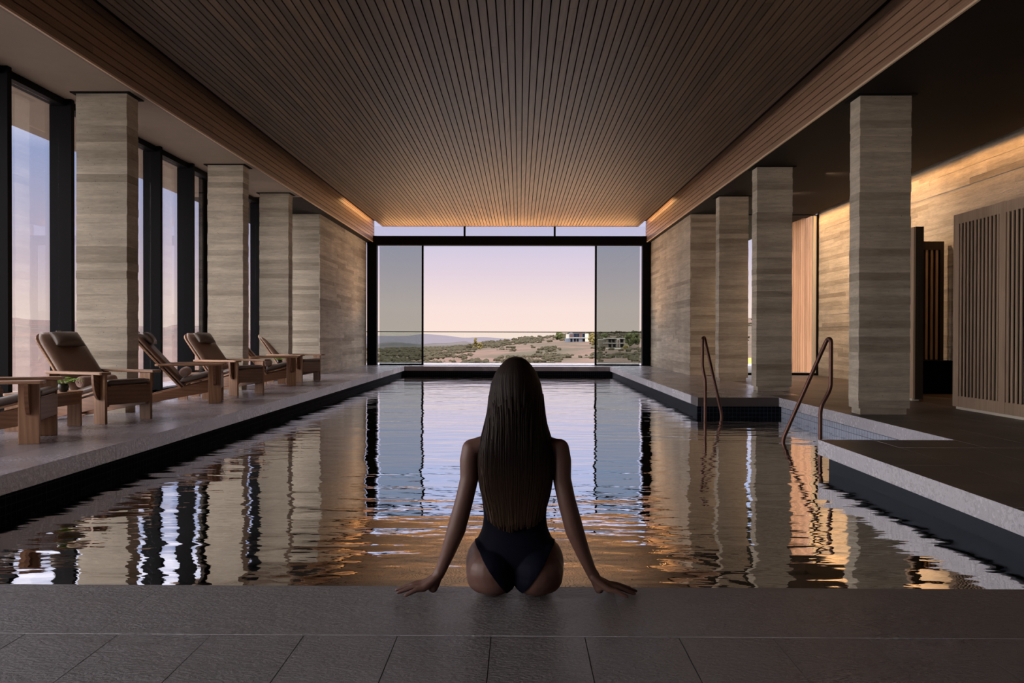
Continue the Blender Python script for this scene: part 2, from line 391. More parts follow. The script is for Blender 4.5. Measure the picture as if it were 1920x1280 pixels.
tiles(PX1 + .5 + J, RX1 + .5, RY1 + .5 + J, YB + .3, .62, 1.24, M['deck'])
piece('tile', (3.25 + J, YB + .3, -.03), (4.2, 24.3, 0), M['deck'], floor)

# ---- water
w = MB()
pts = [(PX0 - .07, PY0 + .04), (PX1 + .07, PY0 + .04), (PX1 + .07, RY0 - .02), (RX1 + .035, RY0 - .02), (RX1 + .035, RY1 + .045), (PX1 + .07, RY1 + .045), (PX1 + .07, PY1 + .045), (PX0 - .07, PY1 + .045)]
w.bm.faces.new([w.bm.verts.new((x, y, -.27)) for x, y in pts])
wo = w.build('pool_water', M['water']); wo['kind'] = 'structure'

# ---- ceiling: boards with open joints, three lengths to a row
ceiling = empty('ceiling', kind='structure')
cx0, cx1 = -4.34, 3.74; NR = 85; pw = (cx1 - cx0) / NR
b = MB(); b.box((-7.1, YN, 4.56), (7.6, 25.3, 4.9)); b.build('roof_slab', M['gap'], ceiling)
b = MB(); b.box((cx0, YN, 4.402), (cx1, YE + .05, 4.5)); b.build('backing', M['gap'], ceiling)
for i in range(NR):
    x = cx0 + pw * i
    c1 = R.uniform(8.0, 14.5); c2 = c1 + R.uniform(3.5, 6.5)
    for a, bb in ((-.5, c1), (c1, c2), (c2, YE + .05)):
        piece('plank', (x + .0075, a + .0015, ZC), (x + pw - .0075, bb - .0015, ZC + .022 + R.uniform(0, .003)), M['ceiling_wood'], ceiling)
b = MB(); b.box((cx0, YN, ZC + .002), (cx1, -.5, ZC + .03)); b.build('ceiling_lining', M['ceiling_wood'], ceiling)
# ---- fascias either side of the ceiling
for nm, x0, x1 in (('trim_1', -4.72, -4.6), ('trim_2', 3.97, 4.09)):
    t = empty(nm, kind='structure')
    s = x1 if x0 < 0 else x0
    d = -.02 if x0 < 0 else .02
    piece('backing', (min(s + d, (x0 + x1) / 2), YN, ZS), (max(s + d, (x0 + x1) / 2), YE + .1, 4.56), M['gap'], t)
    hh = (4.555 - (ZS + .012)) / 7
    for k in range(7):
        z = ZS + .012 + hh * k; cuts = [YN] + sorted(R.uniform(0, 25) for _ in range(4)) + [YE + .1]
        for a, bb in zip(cuts, cuts[1:]):
            piece('plank', (min(s, s + d), a + .001, z + .004), (max(s, s + d), bb - .001, z + hh - .010), M['fascia_wood'], t)
    piece('lower_edge', (min(s - .004 * (1 if x0 > 0 else -1), s + d), YN, ZS - .006), (max(s - .004 * (1 if x0 > 0 else -1), s + d), YE + .1, ZS + .016), M['lit_edge_wood'], t)
# ---- side soffits
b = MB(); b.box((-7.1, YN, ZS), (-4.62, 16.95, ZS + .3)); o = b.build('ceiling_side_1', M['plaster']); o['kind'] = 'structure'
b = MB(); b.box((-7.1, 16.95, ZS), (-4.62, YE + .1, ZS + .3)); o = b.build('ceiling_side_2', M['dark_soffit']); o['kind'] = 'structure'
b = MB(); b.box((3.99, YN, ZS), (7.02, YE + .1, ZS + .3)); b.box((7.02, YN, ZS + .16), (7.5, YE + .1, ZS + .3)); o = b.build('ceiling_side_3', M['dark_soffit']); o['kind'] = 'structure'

# ---- board-marked concrete: every board course is a piece of its own, a little proud or shy
HC = ZS / 40
def courses(parent, corner, axis, length, nrm, z0=0.0, z1=ZS, board=(1.4, 3.2), thick=.03, amp=.004):
    """courses on one face: corner (x, y), run axis, outward normal sign on the other axis"""
    n = round((z1 - z0) / HC)
    for k in range(n):
        za, zb = z0 + (z1 - z0) * k / n, z0 + (z1 - z0) * (k + 1) / n
        cuts = [0]
        while length > board[0] and cuts[-1] < length - board[0] * .6: cuts.append(min(length, cuts[-1] + R.uniform(*board)))
        if cuts[-1] < length: cuts.append(length)
        for a, b in zip(cuts, cuts[1:]):
            e_ = R.uniform(-amp, amp)
            if axis == 'y':
                piece('board_course', (corner[0] - thick * nrm * 1, corner[1] + a, za), (corner[0] + e_ * nrm, corner[1] + b, zb), M['concrete'], parent)
            else:
                piece('board_course', (corner[0] + a, corner[1] - thick * nrm, za), (corner[0] + b, corner[1] + e_ * nrm, zb), M['concrete'], parent)
COLUMN_TEXT = {
 0: 'board-marked concrete column behind the second lounger, first of the window side',
 1: 'board-marked concrete column behind the fourth lounger, second of the window side',
 2: 'board-marked concrete column behind the sixth lounger, third of the window side',
 3: 'tall board-marked concrete column beside the slatted screen, closest to the camera',
 4: 'board-marked concrete column between the two pool handrails, middle one of its row',
 5: 'board-marked concrete column beside the far handrail, last and slimmest looking of its row'}
for i, (x0, x1, y) in enumerate(((-5.36, -4.745, 9.63), (-5.36, -4.75, 13.70), (-5.36, -4.76, 16.44), (4.115, 4.735, 9.74), (4.09, 4.70, 13.85), (4.17, 4.78, 16.78))):
    c = empty('concrete_column', (0, 0, 0), label=COLUMN_TEXT[i], cat='column', group='concrete columns along the pool')
    d = .29; c.location = ((x0 + x1) / 2, y + d / 2, 0); mx, my = c.location.x, y + d / 2
    hx = (x1 - x0) / 2
    piece('foot', (-hx + .03, -d / 2 + .02, 0), (hx - .03, d / 2 - .02, .075), M['concrete'], c)
    piece('collar', (-hx - .05, -d / 2 - .05, ZS - .012), (hx + .05, d / 2 + .05, ZS - .0005), M['gap'], c)
    n = 39; z = .075; hh = (ZS - .012 - .075) / n
    for k in range(n):
        e1, e2 = R.uniform(-.004, .004), R.uniform(-.004, .004)
        piece('board_course', (-hx + e1, -d / 2 + e2, z), (hx + e1, d / 2 + e2, z + hh), M['concrete'], c); z += hh
# ---- end blocks either side of the pool
wl = empty('wall_left', kind='structure')
piece('core', (-6.3, YB + .02, 0), (-4.85, YE + .1, ZS), M['concrete'], wl)
courses(wl, (-4.83, YB), 'y', YE - YB - .02, 1); courses(wl, (-6.3, YB), 'x', 1.445, -1, thick=.02)
wr2 = empty('wall_right_end', kind='structure')
piece('core', (4.13, YB + .02, 0), (5.36, YE + .1, ZS), M['concrete'], wr2)
courses(wr2, (4.11, YB), 'y', YE - YB - .02, -1); courses(wr2, (4.115, YB), 'x', 1.245, -1, thick=.02)
# ---- the long wall
wr = empty('wall_right', kind='structure')
piece('core', (7.23, YN, 0), (7.5, YB + .14, ZS + .16), M['concrete'], wr)
courses(wr, (7.2, 4.8), 'y', YB - 4.8 + .12, -1, 0, ZS + .097, board=(2.2, 4.4))
piece('lower_lining', (7.21, YN, 0), (7.24, 4.8, ZS + .15), M['concrete'], wr)
# ---- back wall
wb = MB(); wb.box((-6.2, YN - .3, -.1), (7.5, YN, 4.6)); o = wb.build('wall_back', M['dark_wood']); o['kind'] = 'structure'
# ---- left glazing: deep black fins, clear panes
w1 = empty('window_1', kind='structure')
PIT = 1.235; fin_y = [18.54 - PIT * k for k in range(19)]
fin_y = [y for y in fin_y if y > YN]
for y in fin_y: piece('mullion', (-5.84, y, 0), (-5.57, y + .075, ZS), M['black'], w1)
piece('top_rail', (-5.80, YN, ZS - .085), (-5.64, YB, ZS), M['black'], w1)
piece('bottom_rail', (-5.80, YN, 0), (-5.64, YB, .10), M['black'], w1)
ys = sorted(fin_y) + [YB]
for a, bb in zip(ys, ys[1:]): piece('glass_pane', (-5.732, a + .075, .10), (-5.720, bb, ZS - .085), M['glass'], w1)
# a dark metal leaf beside the second column, then glazing again as far as the concrete block
piece('door_leaf', (-5.80, 14.42, .0), (-5.74, 14.835, ZS), M['black'], w1)
# ---- end glazing
w2 = empty('window_2', kind='structure')
piece('post', (-4.79, YE - .12, 0), (-4.49, YE + .12, 4.06), M['black'], w2); piece('post', (3.85, YE - .12, 0), (4.13, YE + .12, 4.06), M['black'], w2)
piece('head_beam', (-4.79, YE - .14, 3.77), (4.13, YE + .14, 4.055), M['black'], w2)
piece('sill', (-4.49, YE - .05, -.01), (3.85, YE + .10, .012), M['black'], w2)
for x in (-1.735, 1.10): piece('mullion', (x - .03, YE - .03, 4.055), (x + .03, YE + .03, ZC), M['black'], w2)
for a, bb in ((-4.6, -1.765), (-1.705, 1.07), (1.13, 3.97)): piece('clerestory_pane', (a, YE - .006, 4.055), (bb, YE + .006, ZC), M['glass'], w2)
for a, bb, fr in ((-4.42, -3.06, -3.06), (2.40, 3.78, 2.40)):
    piece('sliding_pane', (a, YE + .03, .03), (bb, YE + .045, 3.75), M['tint'], w2)
    piece('door_edge', (fr - .03, YE + .01, .0), (fr + .03, YE + .065, 3.77), M['black'], w2)
    piece('bottom_rail', (a, YE + .02, .012), (bb, YE + .055, .045), M['black'], w2)
for a, bb in ((-4.49, -4.42), (3.78, 3.85)): piece('side_pane', (a, YE + .05, .02), (bb, YE + .06, 3.77), M['glass'], w2)
# ---- window at the end of the right aisle
w3 = empty('window_3', kind='structure')
piece('bottom_rail', (5.36, YB + .02, 0), (7.2, YB + .14, .055), M['black'], w3)
piece('post', (7.15, YB - .0, 0), (7.2, YB + .14, ZS), M['black'], w3); piece('pale_jamb', (7.09, YB + .03, .055), (7.15, YB + .13, ZS - .02), M['lime'], w3)
piece('top_rail', (5.36, YB + .02, ZS - .02), (7.2, YB + .14, ZS), M['black'], w3)
piece('glass_pane', (5.36, YB + .075, .055), (7.09, YB + .085, ZS - .02), M['clear'], w3)

# ================================================================== outside
def strip_mesh(name, fn, us, ts, mat, kind='structure'):
    m = MB(); V = [[m.bm.verts.new(fn(u, t)) for u in us] for t in ts]
    for a in range(len(ts) - 1):
        for c in range(len(us) - 1): m.bm.faces.new((V[a][c], V[a][c + 1], V[a + 1][c + 1], V[a + 1][c]))
    o = m.build(name, mat, smooth=True); o['kind'] = kind; return o
def lerp_table(tab, u):
    if u <= tab[0][0]: return tab[0][1]
    for (a, x), (b, y) in zip(tab, tab[1:]):
        if u <= b:
            k = (u - a) / (b - a); k = k * k * (3 - 2 * k); return x + (y - x) * k
    return tab[-1][1]
def nz(x, y, s=0): return noise.noise((x, y, s))
def ground_mat(name, c1, c2, c3, s, thr=(.42, .58)):
    n = N(name); n.set(Roughness=.95, Specular_IOR_Level=.1)
    p = n.pos((1, 1, 1)); a = n.noise(p, s, 6, .65); b2 = n.noise(p, s * 6, 4, .6)
    c = n.mix(c1, c2, n.ramp(b2, (.3, 0.0), (.7, 1.0)))
    n.col(n.mix(c, c3, n.ramp(a, (thr[0], 0.0), (thr[1], 1.0)))); return n.m
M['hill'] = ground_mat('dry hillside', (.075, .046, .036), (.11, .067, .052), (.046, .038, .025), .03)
M['foothill'] = ground_mat('hazy far foothill', (.050, .042, .042), (.070, .056, .054), (.036, .034, .034), .006)
M['mountain'] = ground_mat('hazy distant mountain', (.072, .062, .078), (.082, .070, .085), (.076, .066, .080), .0008)  # distance haze is put into the far terrain colours
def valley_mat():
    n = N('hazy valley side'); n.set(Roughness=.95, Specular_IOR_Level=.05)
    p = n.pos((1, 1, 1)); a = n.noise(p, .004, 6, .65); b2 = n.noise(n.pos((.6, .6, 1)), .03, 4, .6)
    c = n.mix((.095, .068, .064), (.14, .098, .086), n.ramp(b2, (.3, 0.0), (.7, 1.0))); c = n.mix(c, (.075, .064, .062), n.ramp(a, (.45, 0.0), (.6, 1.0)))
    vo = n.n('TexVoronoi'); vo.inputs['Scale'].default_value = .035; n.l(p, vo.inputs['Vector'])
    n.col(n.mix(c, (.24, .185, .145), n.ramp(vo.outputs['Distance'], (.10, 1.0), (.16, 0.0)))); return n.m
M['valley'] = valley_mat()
M['shrub'] = plain('scrub foliage', (.036, .030, .018), .9, 0, .1, 0, .5, .5)
M['tree_green'] = plain('olive foliage', (.05, .055, .022), .9, 0, .1, 0, .8, .5)
M['tree_gold'] = plain('sunlit golden foliage', (.10, .078, .028), .9, 0, .1, 0, .8, .5)
M['bark'] = plain('bark', (.10, .07, .05), .9)
M['lawn'] = plain('yellow dry grass', (.25, .20, .05), .95, 0, .1, .02, 5, .35)
CREST = [(300, 668), (560, 660), (690, 655), (780, 653), (860, 650), (920, 641), (1000, 632), (1090, 625), (1220, 621), (1320, 608), (1405, 595), (1600, 590), (2100, 580)]
def hill(u, t):
    """u: bearing, t: 0 at the terrace .. 1 at the crest .. beyond"""
    Y = 42 * (900 / 42) ** min(t, 1.0) + max(0, t - 1) * 500
    X = (u - 974) / 1500 * Y
    k = min(t, 1) ** 1.35
    ys = 694 + (lerp_table(CREST, u) - 694) * k
    zz = CZ + (628 - ys) / 1500 * Y
    zz += (nz(X * .02, Y * .02) * 2.2 + nz(X * .06, Y * .06, 3) * .7) * min(1, Y / 250) * (1 - .9 * max(0, k - .5) * 2)
    if t > 1: zz -= (t - 1) * 90
    return (X, Y, zz)
def on_hill(u, ys):
    return (min(1, max(0, (694 - ys) / (694 - lerp_table(CREST, u))))) ** (1 / 1.35)
us = [300 + 15 * k for k in range(121)]
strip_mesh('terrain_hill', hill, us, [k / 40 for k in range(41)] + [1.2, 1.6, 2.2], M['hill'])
FOOT = [(300, 640), (600, 644), (700, 645), (735, 641), (780, 645), (840, 643), (870, 640), (905, 646), (1000, 648), (1500, 645), (2200, 640)]
def foot(u, t):
    Y = 900 + t * 900; X = (u - 974) / 1500 * Y
    ys = 672 + (lerp_table(FOOT, u) + 1.6 * nz(u * .05, 0, 5) - 672) * min(1, t * 1.02)
    return (X, Y, CZ + (628 - ys) / 1500 * Y + nz(X * .006, Y * .006, 7) * 6 * (1 - t))
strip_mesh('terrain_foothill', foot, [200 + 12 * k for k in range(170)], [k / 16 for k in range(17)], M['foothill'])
MTN = [(200, 626), (500, 624), (640, 629), (705, 630), (760, 630), (795, 626), (835, 629), (868, 633), (905, 632), (960, 635), (1040, 637), (1300, 630), (1700, 622), (2300, 628)]
def mtn(u, t):
    Y = 4500 + t * 3500; X = (u - 974) / 1500 * Y
    ys = 652 + (lerp_table(MTN, u) + .5 * nz(u * .06, 2, 1) - 652) * t
    return (X, Y, CZ + (628 - ys) / 1500 * Y)
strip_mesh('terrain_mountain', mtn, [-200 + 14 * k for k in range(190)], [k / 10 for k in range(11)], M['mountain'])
LEFT = [(-4000, 560), (-1200, 585), (-200, 590), (20, 597), (50, 601), (90, 602), (200, 607), (265, 613), (300, 616), (330, 609), (365, 612), (480, 620), (640, 628)]
def valley(u, t):
    Y = 22 * (1900 / 22) ** t; X = (u - 974) / 1500 * Y
    ys = 735 + (lerp_table(LEFT, u) - 735) * (1 - (1 - t) ** 1.5)
    return (X - 6 * (1 - t), Y, CZ + (628 - ys) / 1500 * Y + (nz(X * .012, Y * .012, 4) * 5 * t * (1 - t) if t < 1 else 0))
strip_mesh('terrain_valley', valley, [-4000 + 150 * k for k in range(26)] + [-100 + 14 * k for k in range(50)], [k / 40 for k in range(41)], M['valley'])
def lawn(u, t):
    Y = 27.5 + 14 * t; X = (u - 974) / 1500 * Y + .2
    return (X, Y, CZ + (628 - (694 - 24 * t)) / 1500 * Y + .06 * nz(X, Y))
strip_mesh('terrain_lawn', lawn, [1330 + 8 * k for k in range(40)], [k / 8 for k in range(9)], M['lawn'])
# terraces
tr = MB(); tr.box((-7.3, YN, -.35), (-5.80, YE + .2, -.02)); o = tr.build('floor_terrace_side', M['deck']); o['kind'] = 'structure'
tr = MB(); tr.box((-6.2, YE + .26, -.35), (9.5, 27.9, -.02)); o = tr.build('floor_terrace_end', M['deck']); o['kind'] = 'structure'
# glass balustrade beyond the opening
bal = empty('glass_balustrade', (0, 27.6, 0), label='frameless glass balustrade with thin dark top rail beyond the opening', cat='balustrade')
bx = [-5.6, -1.85, 4.85]
for a, bb in zip((-5.6, -1.87, 1.72 + 3.2), (-1.89 + 0, 1.70 + 3.2, 7.6)): piece('glass_panel', (a, -.008, -.02), (bb, .008, 1.05), M['clear'], bal)
piece('top_rail', (-5.6, -.015, 1.05), (7.6, .015, 1.075), M['black'], bal)
# wood cladding outside the aisle window
oc = empty('timber_wall', (0, 21.0, 0), label='outdoor wall clad in upright warm timber boards beyond the aisle window', cat='wall')
piece('backing', (6.5, .03, -.02), (7.76, .2, 4.1), M['dark_wood'], oc)
for k in range(21):
    piece('board', (6.5 + .06 * k + .002, 0, -.02), (6.5 + .06 * (k + 1) - .002, .03 + R.uniform(0, .006), 4.1), M['clad_wood'], oc)
T_SCRUB = 0
# scrub: past counting, one object
def blob(m, c, r, squash=.75, sub=1):
    vs = bmesh.ops.create_icosphere(m.bm, subdivisions=sub, radius=1, matrix=Matrix.Translation(c) @ Matrix.Rotation(R.random() * 6, 4, 'Z') @ Matrix.Diagonal((r * R.uniform(.8, 1.3), r, r * squash, 1)))['verts']
    for v in vs:
        v.co += (v.co - Vector(c)) * R.uniform(-.25, .3)
def scrub_density(u, t):
    d = nz(u * .017, t * 3.2, 2) + .35 * nz(u * .06, t * 11, 8)
    if t > .86: d += .55
    if t < .15: d += .25
    if 740 < u < 900 and .35 < t < .98: d += .25
    if u < 800: d += .3
    return d
ico = bmesh.new(); bmesh.ops.create_icosphere(ico, subdivisions=1, radius=1); IV = [v.co.copy() for v in ico.verts]; IF = [[v.index for v in f.verts] for f in ico.faces]; ico.free()
KEEP = [(38.5, 540, 10, 14), (38, 332, 9, 10)]
SV, SF = [], []; cnt = 0
TREE_SPOTS = []
for u, yb in ((892, 655), (900, 655), (880, 655), (1048, 637), (1110, 641), (1114, 648), (1180, 650), (1191, 646), (1173, 653), (1133, 633)):
    q = hill(u, min(.97, on_hill(u, yb))); TREE_SPOTS.append((u, yb, q[0], .010 * q[1], q[1]))
while cnt < 4200:
    t = R.random() ** .55; u = R.uniform(560, 1480) if R.random() < .25 else R.uniform(690, 1225)
    if scrub_density(u, t) < R.uniform(-.02, .55): continue
    p = hill(u, t); r = (.22 + p[1] * .0021) * R.uniform(.45, 1.15)
    if any(abs(p[0] - q[0]) < q[2] and abs(p[1] - q[1]) < q[3] for q in KEEP): continue
    if any(abs(p[0] - q[2]) < q[3] and abs(p[1] - q[4]) < q[3] * 2.2 for q in TREE_SPOTS): continue
    b0 = len(SV); sx_ = R.uniform(.8, 1.3)
    for v in IV:
        k = r * R.uniform(.75, 1.3); SV.append((p[0] + v.x * k * sx_, p[1] + v.y * k, p[2] + r * .3 + v.z * k * .7))
    SF += [[b0 + i for i in f] for f in IF]; cnt += 1
me = bpy.data.meshes.new('hillside_scrub'); me.from_pydata(SV, [], SF); me.materials.append(M['shrub']); lk(bpy.data.objects.new('hillside_scrub', me))['kind'] = 'stuff'
# trees you can pick out one by one
def tree(u, ys_base, Y, h, wd_, mat, label, conic=False):
    X, Y2, z = hill(u, min(.97, on_hill(u, ys_base))); h *= Y2 / Y; wd_ *= Y2 / Y; Y = Y2
    t = empty('hill_tree', (X, Y, z - .2), label=label, cat='tree')
    m = MB(); m.tube([(0, 0, -.5), (0, 0, h * .5)], [h * .04, h * .02], 6); m.build('trunk', M['bark'], t)
    m = MB()
    for k in range(26):
        q = R.random(); rr = wd_ * (.5 * (1 - q) + .08 if conic else .42 * math.sqrt(max(.05, 1 - (2 * q - .9) ** 2)))
        a = R.uniform(0, 6.28); blob(m, (rr * .75 * math.cos(a), rr * .75 * math.sin(a), h * (.18 + .8 * q)), wd_ * (.16 if conic else .21), .9)
    m.build('foliage', mat, t); return t
tree(892, 655, 470, 7.0, 3.6, M['tree_gold'], 'pointed yellow-green conifer standing alone on the hill behind the woman', True)
tree(900, 655, 476, 4.2, 3.6, M['tree_gold'], 'short round golden bush tree beside the lone conifer', False)
tree(880, 655, 480, 3.2, 4.2, M['shrub'], 'low dark round tree just below the lone conifer', False)
tree(1048, 637, 530, 4.6, 6.0, M['tree_green'], 'olive-green tree beside the blue-fronted house on the crest', False)
tree(1110, 641, 500, 5.6, 4.6, M['tree_gold'], 'golden tree against the white end of the blue-fronted house', False)
tree(1114, 648, 470, 5.0, 4.0, M['tree_gold'], 'golden tree below the white end of the blue-fronted house', False)
tree(1180, 650, 450, 8.0, 5.5, M['tree_green'], 'tall dark green tree beside the brown stone house', False)
tree(1191, 646, 470, 7.0, 6.0, M['tree_green'], 'broad green tree, last on the crest beside the black post', False)
tree(1173, 653, 428, 3.4, 3.4, M['tree_gold'], 'small golden tree at the corner of the brown stone house', False)
tree(1133, 633, 540, 3.0, 5.0, M['tree_green'], 'low green tree on the crest between the two houses', False)
# houses
M['h_blue'] = plain('blue-grey render', (.08, .098, .14), .7); M['h_white'] = plain('white render', (.42, .39, .34), .7)
M['h_red'] = plain('red-brown panel', (.07, .032, .030), .7); M['h_stone'] = plain('brown stone', (.09, .07, .055), .8, bump=.1, bscale=.8); M['h_pale'] = plain('pale frame', (.25, .23, .21), .7)
s1 = 540 / 1500
h1 = empty('hillside_house', ((1060 - 974) * s1, 540, CZ + (628 - 641) * s1), label='blue-fronted two-storey house with a white end wall on the crest', cat='house')
def hp(nm, x0, x1, y0, y1, ya, yb, mat, par, S, X0, YB0): piece(nm, ((x0 - X0) * S, ya, (YB0 - y1) * S), ((x1 - X0) * S, yb, (YB0 - y0) * S), mat, par)
hp('upper_wall', 1068, 1097, 624, 632.5, 0, 8, M['h_blue'], h1, s1, 1060, 641); hp('lower_wall', 1068, 1096, 633.5, 642, .5, 8, M['h_blue'], h1, s1, 1060, 641)
hp('floor_band', 1067, 1103, 632.3, 633.7, -.4, 8, M['h_pale'], h1, s1, 1060, 641); hp('roof', 1074, 1097.5, 622.6, 624, -.3, 8.3, M['h_stone'], h1, s1, 1060, 641)
hp('end_wall', 1097, 1103.5, 625, 642, -.3, 8, M['h_white'], h1, s1, 1060, 641); hp('side_wing', 1060, 1068, 634, 642, 1, 6, M['h_blue'], h1, s1, 1060, 641)
hp('chimney_block', 1062, 1067.5, 626, 634, 2, 5, M['h_white'], h1, s1, 1060, 641); hp('red_panel', 1086.5, 1091, 624.5, 632, -.1, 0, M['h_red'], h1, s1, 1060, 641); hp('red_panel', 1069, 1074.5, 626, 632, -.1, 0, M['h_red'], h1, s1, 1060, 641)
for k in range(4): hp('window', 1075.5 + 2.7 * k, 1077.8 + 2.7 * k, 625.2, 631.5, -.08, 0, M['darkglass'], h1, s1, 1060, 641)
for x in (1069.5, 1076, 1081, 1092.3): hp('window', x, x + 3.8, 634.5, 640.5, .42, .5, M['darkglass'], h1, s1, 1060, 641)
hp('window', 1092, 1096, 625.2, 631.5, -.08, 0, M['darkglass'], h1, s1, 1060, 641)
s2 = 330 / 1500
h2 = empty('hillside_house', ((1127 - 974) * s2, 330, CZ + (628 - 652) * s2), label='low brown stone house with pale frames below the crest', cat='house')
H2 = (h2, s2, 1127, 652)
hp('lower_wall', 1131, 1170, 643, 653, 0, 7, M['h_stone'], *H2); hp('upper_wall', 1137, 1170, 634.5, 642.4, .4, 7, M['h_stone'], *H2); hp('roof', 1134, 1172, 633, 634.6, -.3, 7.5, M['h_pale'], *H2)
hp('balcony_band', 1131, 1171, 642.2, 643.2, -.5, 3, M['h_pale'], *H2); hp('side_wing', 1124, 1137, 637, 652, 1.2, 6, M['h_stone'], *H2); hp('wing_roof', 1123, 1138, 636, 637, 1, 6.2, M['h_pale'], *H2)
hp('portal', 1156, 1161.5, 634, 650, -.25, 0, M['h_pale'], *H2)
hp('front_door', 1157.3, 1160.3, 637, 650, -.32, -.2, M['h_red'], *H2)
for x in (1141, 1147.5, 1163.5): hp('window', x, x + 5, 635.6, 641.4, .3, .42, M['darkglass'], *H2)
for x in (1141, 1149, 1163.5): hp('window', x, x + 5.2, 644.4, 650.5, -.08, .02, M['darkglass'], *H2)
hp('garden_wall', 1131, 1176, 651.3, 653, -2.2, -1.8, M['h_white'], *H2)

# ================================================================== slatted screens on the long wall
def slat_panel(parent, x, y0, y1, z0, z1, n, stile=.09, top=.13, bot=.14):
    piece('stile', (x, y1 - stile, z0), (x + .045, y1, z1), M['screen_wood'], parent); piece('stile', (x, y0, z0), (x + .045, y0 + .035, z1), M['screen_wood'], parent)
    piece('rail', (x + .002, y0 + .035, z1 - top), (x + .043, y1 - stile, z1), M['screen_wood'], parent); piece('rail', (x + .002, y0 + .035, z0), (x + .043, y1 - stile, z0 + bot), M['screen_wood'], parent)
    a, b_ = y0 + .035, y1 - stile; p = (b_ - a) / n
    for k in range(n): piece('slat', (x + .004, a + p * k + p * .28, z0 + bot), (x + .018, a + p * k + p * .74, z1 - top), M['screen_wood'], parent)
scr = empty('slatted_screen', (5.72, 10.6, 0), label='tall pale wooden slatted screen box in front of the concrete wall', cat='screen')
piece('case', (.06, -4.2, .04), (1.46, 0, 2.52), M['gap'], scr)
piece('end_post', (0, -.03, .035), (.06, .012, 2.545), M['screen_wood'], scr)
piece('plinth', (.025, -4.2, 0), (1.40, -.03, .035), M['lime'], scr)  # pale colour imitates the line of reflected light along the base
for k in range(4): slat_panel(scr, 0, -1.03 * (k + 1), -1.03 * k - .03 * (k == 0), .035, 2.545, 11)
s2_ = empty('partition_panel', (5.80, 11.84, 0), label='narrow upright dark-edged wooden partition between column and slatted screen', cat='partition')
piece('face_board', (0, 0, .03), (.03, 1.45, 2.56), M['screen_wood'], s2_); piece('core', (.03, -.004, .02), (.145, 1.45, 2.565), M['dark_wood'], s2_); piece('plinth', (.0, .02, 0), (.1, 1.45, .03), M['lime'], s2_)  # plinth is pale to imitate the light line at the floor
s3 = empty('slatted_niche', (5.95, 13.5, 0), label='dark-framed niche panel with lit upright slats deep behind the partition', cat='panel')
piece('backing', (0, .05, .55), (1.16, .08, 2.54), M['dark_wood'], s3); piece('top_rail', (0, -.02, 2.40), (1.16, .05, 2.54), M['dark_wood'], s3); piece('end_stile', (1.10, -.02, .55), (1.16, .05, 2.40), M['dark_wood'], s3)
for k in range(13): piece('slat', (.02 + .084 * k, -.01, .56), (.06 + .084 * k, .04, 2.40), M['screen_wood'], s3)
bn = empty('black_bench', (5.95, 13.2, 0), label='plain black bench block under the lit niche slats', cat='bench')
piece('body', (0, .03, .03), (1.24, .38, .52), M['black'], bn); piece('seat_top', (0, 0, .52), (1.24, .38, .55), M['black'], bn); piece('plinth', (.02, .06, 0), (1.22, .36, .03), M['gap'], bn)

# ================================================================== handrails
def rounded(pts, r=.06, n=6):
    P = [Vector(p) for p in pts]; out = [P[0]]
    for a, b, c in zip(P, P[1:], P[2:]):
        d1, d2 = (a - b), (c - b); q = min(r, d1.length * .45, d2.length * .45); p0, p1 = b + d1.normalized() * q, b + d2.normalized() * q
        for k in range(n + 1):
            t = k / n; out.append((1 - t) ** 2 * p0 + 2 * t * (1 - t) * b + t * t * p1)
    out.append(P[-1]); return out
def pix(x, y, Y):
    """a point at depth Y on the bearing measured in the photograph"""
    return Vector(((x - 974) / 1500 * Y, Y, CZ + (628 - y) / 1500 * Y))
def rail(label, A, B):
    base = (A[-1] + B[-1]) / 2; base.z = -1.2
    h = empty('pool_handrail', base, label=label, cat='handrail', group='bronze handrails of the pool steps')
    low = A[-1] + (A[-1] - A[-2]).normalized() * 0 + Vector((0, 0, -.9)); lowb = B[-1] + Vector((0, 0, -.9))
    pts = [low] + A[::-1] + B + [lowb]
    m = MB(); m.tube([p - base for p in rounded(pts, .07)], .023, 14); m.build('tube', M['bronze'], h, smooth=True)
    for q in (low, lowb):
        m = MB(); m.tube([q - base + Vector((0, 0, -.012)), q - base + Vector((0, 0, .02))], .055, 18); m.build('flange', M['bronze'], h, smooth=False)
rail('bronze tube handrail rising near the stone corner, taller in the photo',
     [pix(1549, 634, 9.2), pix(1467, 822, 9.3)], [pix(1556, 634, 9.1), pix(1556, 726, 9.07), pix(1537, 762, 9.07), pix(1537, 850, 9.07)])
rail('slim bronze tube handrail at the far end of the pool steps',
     [pix(1320, 631, 12.05), pix(1353, 776, 12.1)], [pix(1316.5, 633, 12.0), pix(1316.5, 687, 11.97), pix(1322, 712, 11.97), pix(1322, 790, 11.97)])

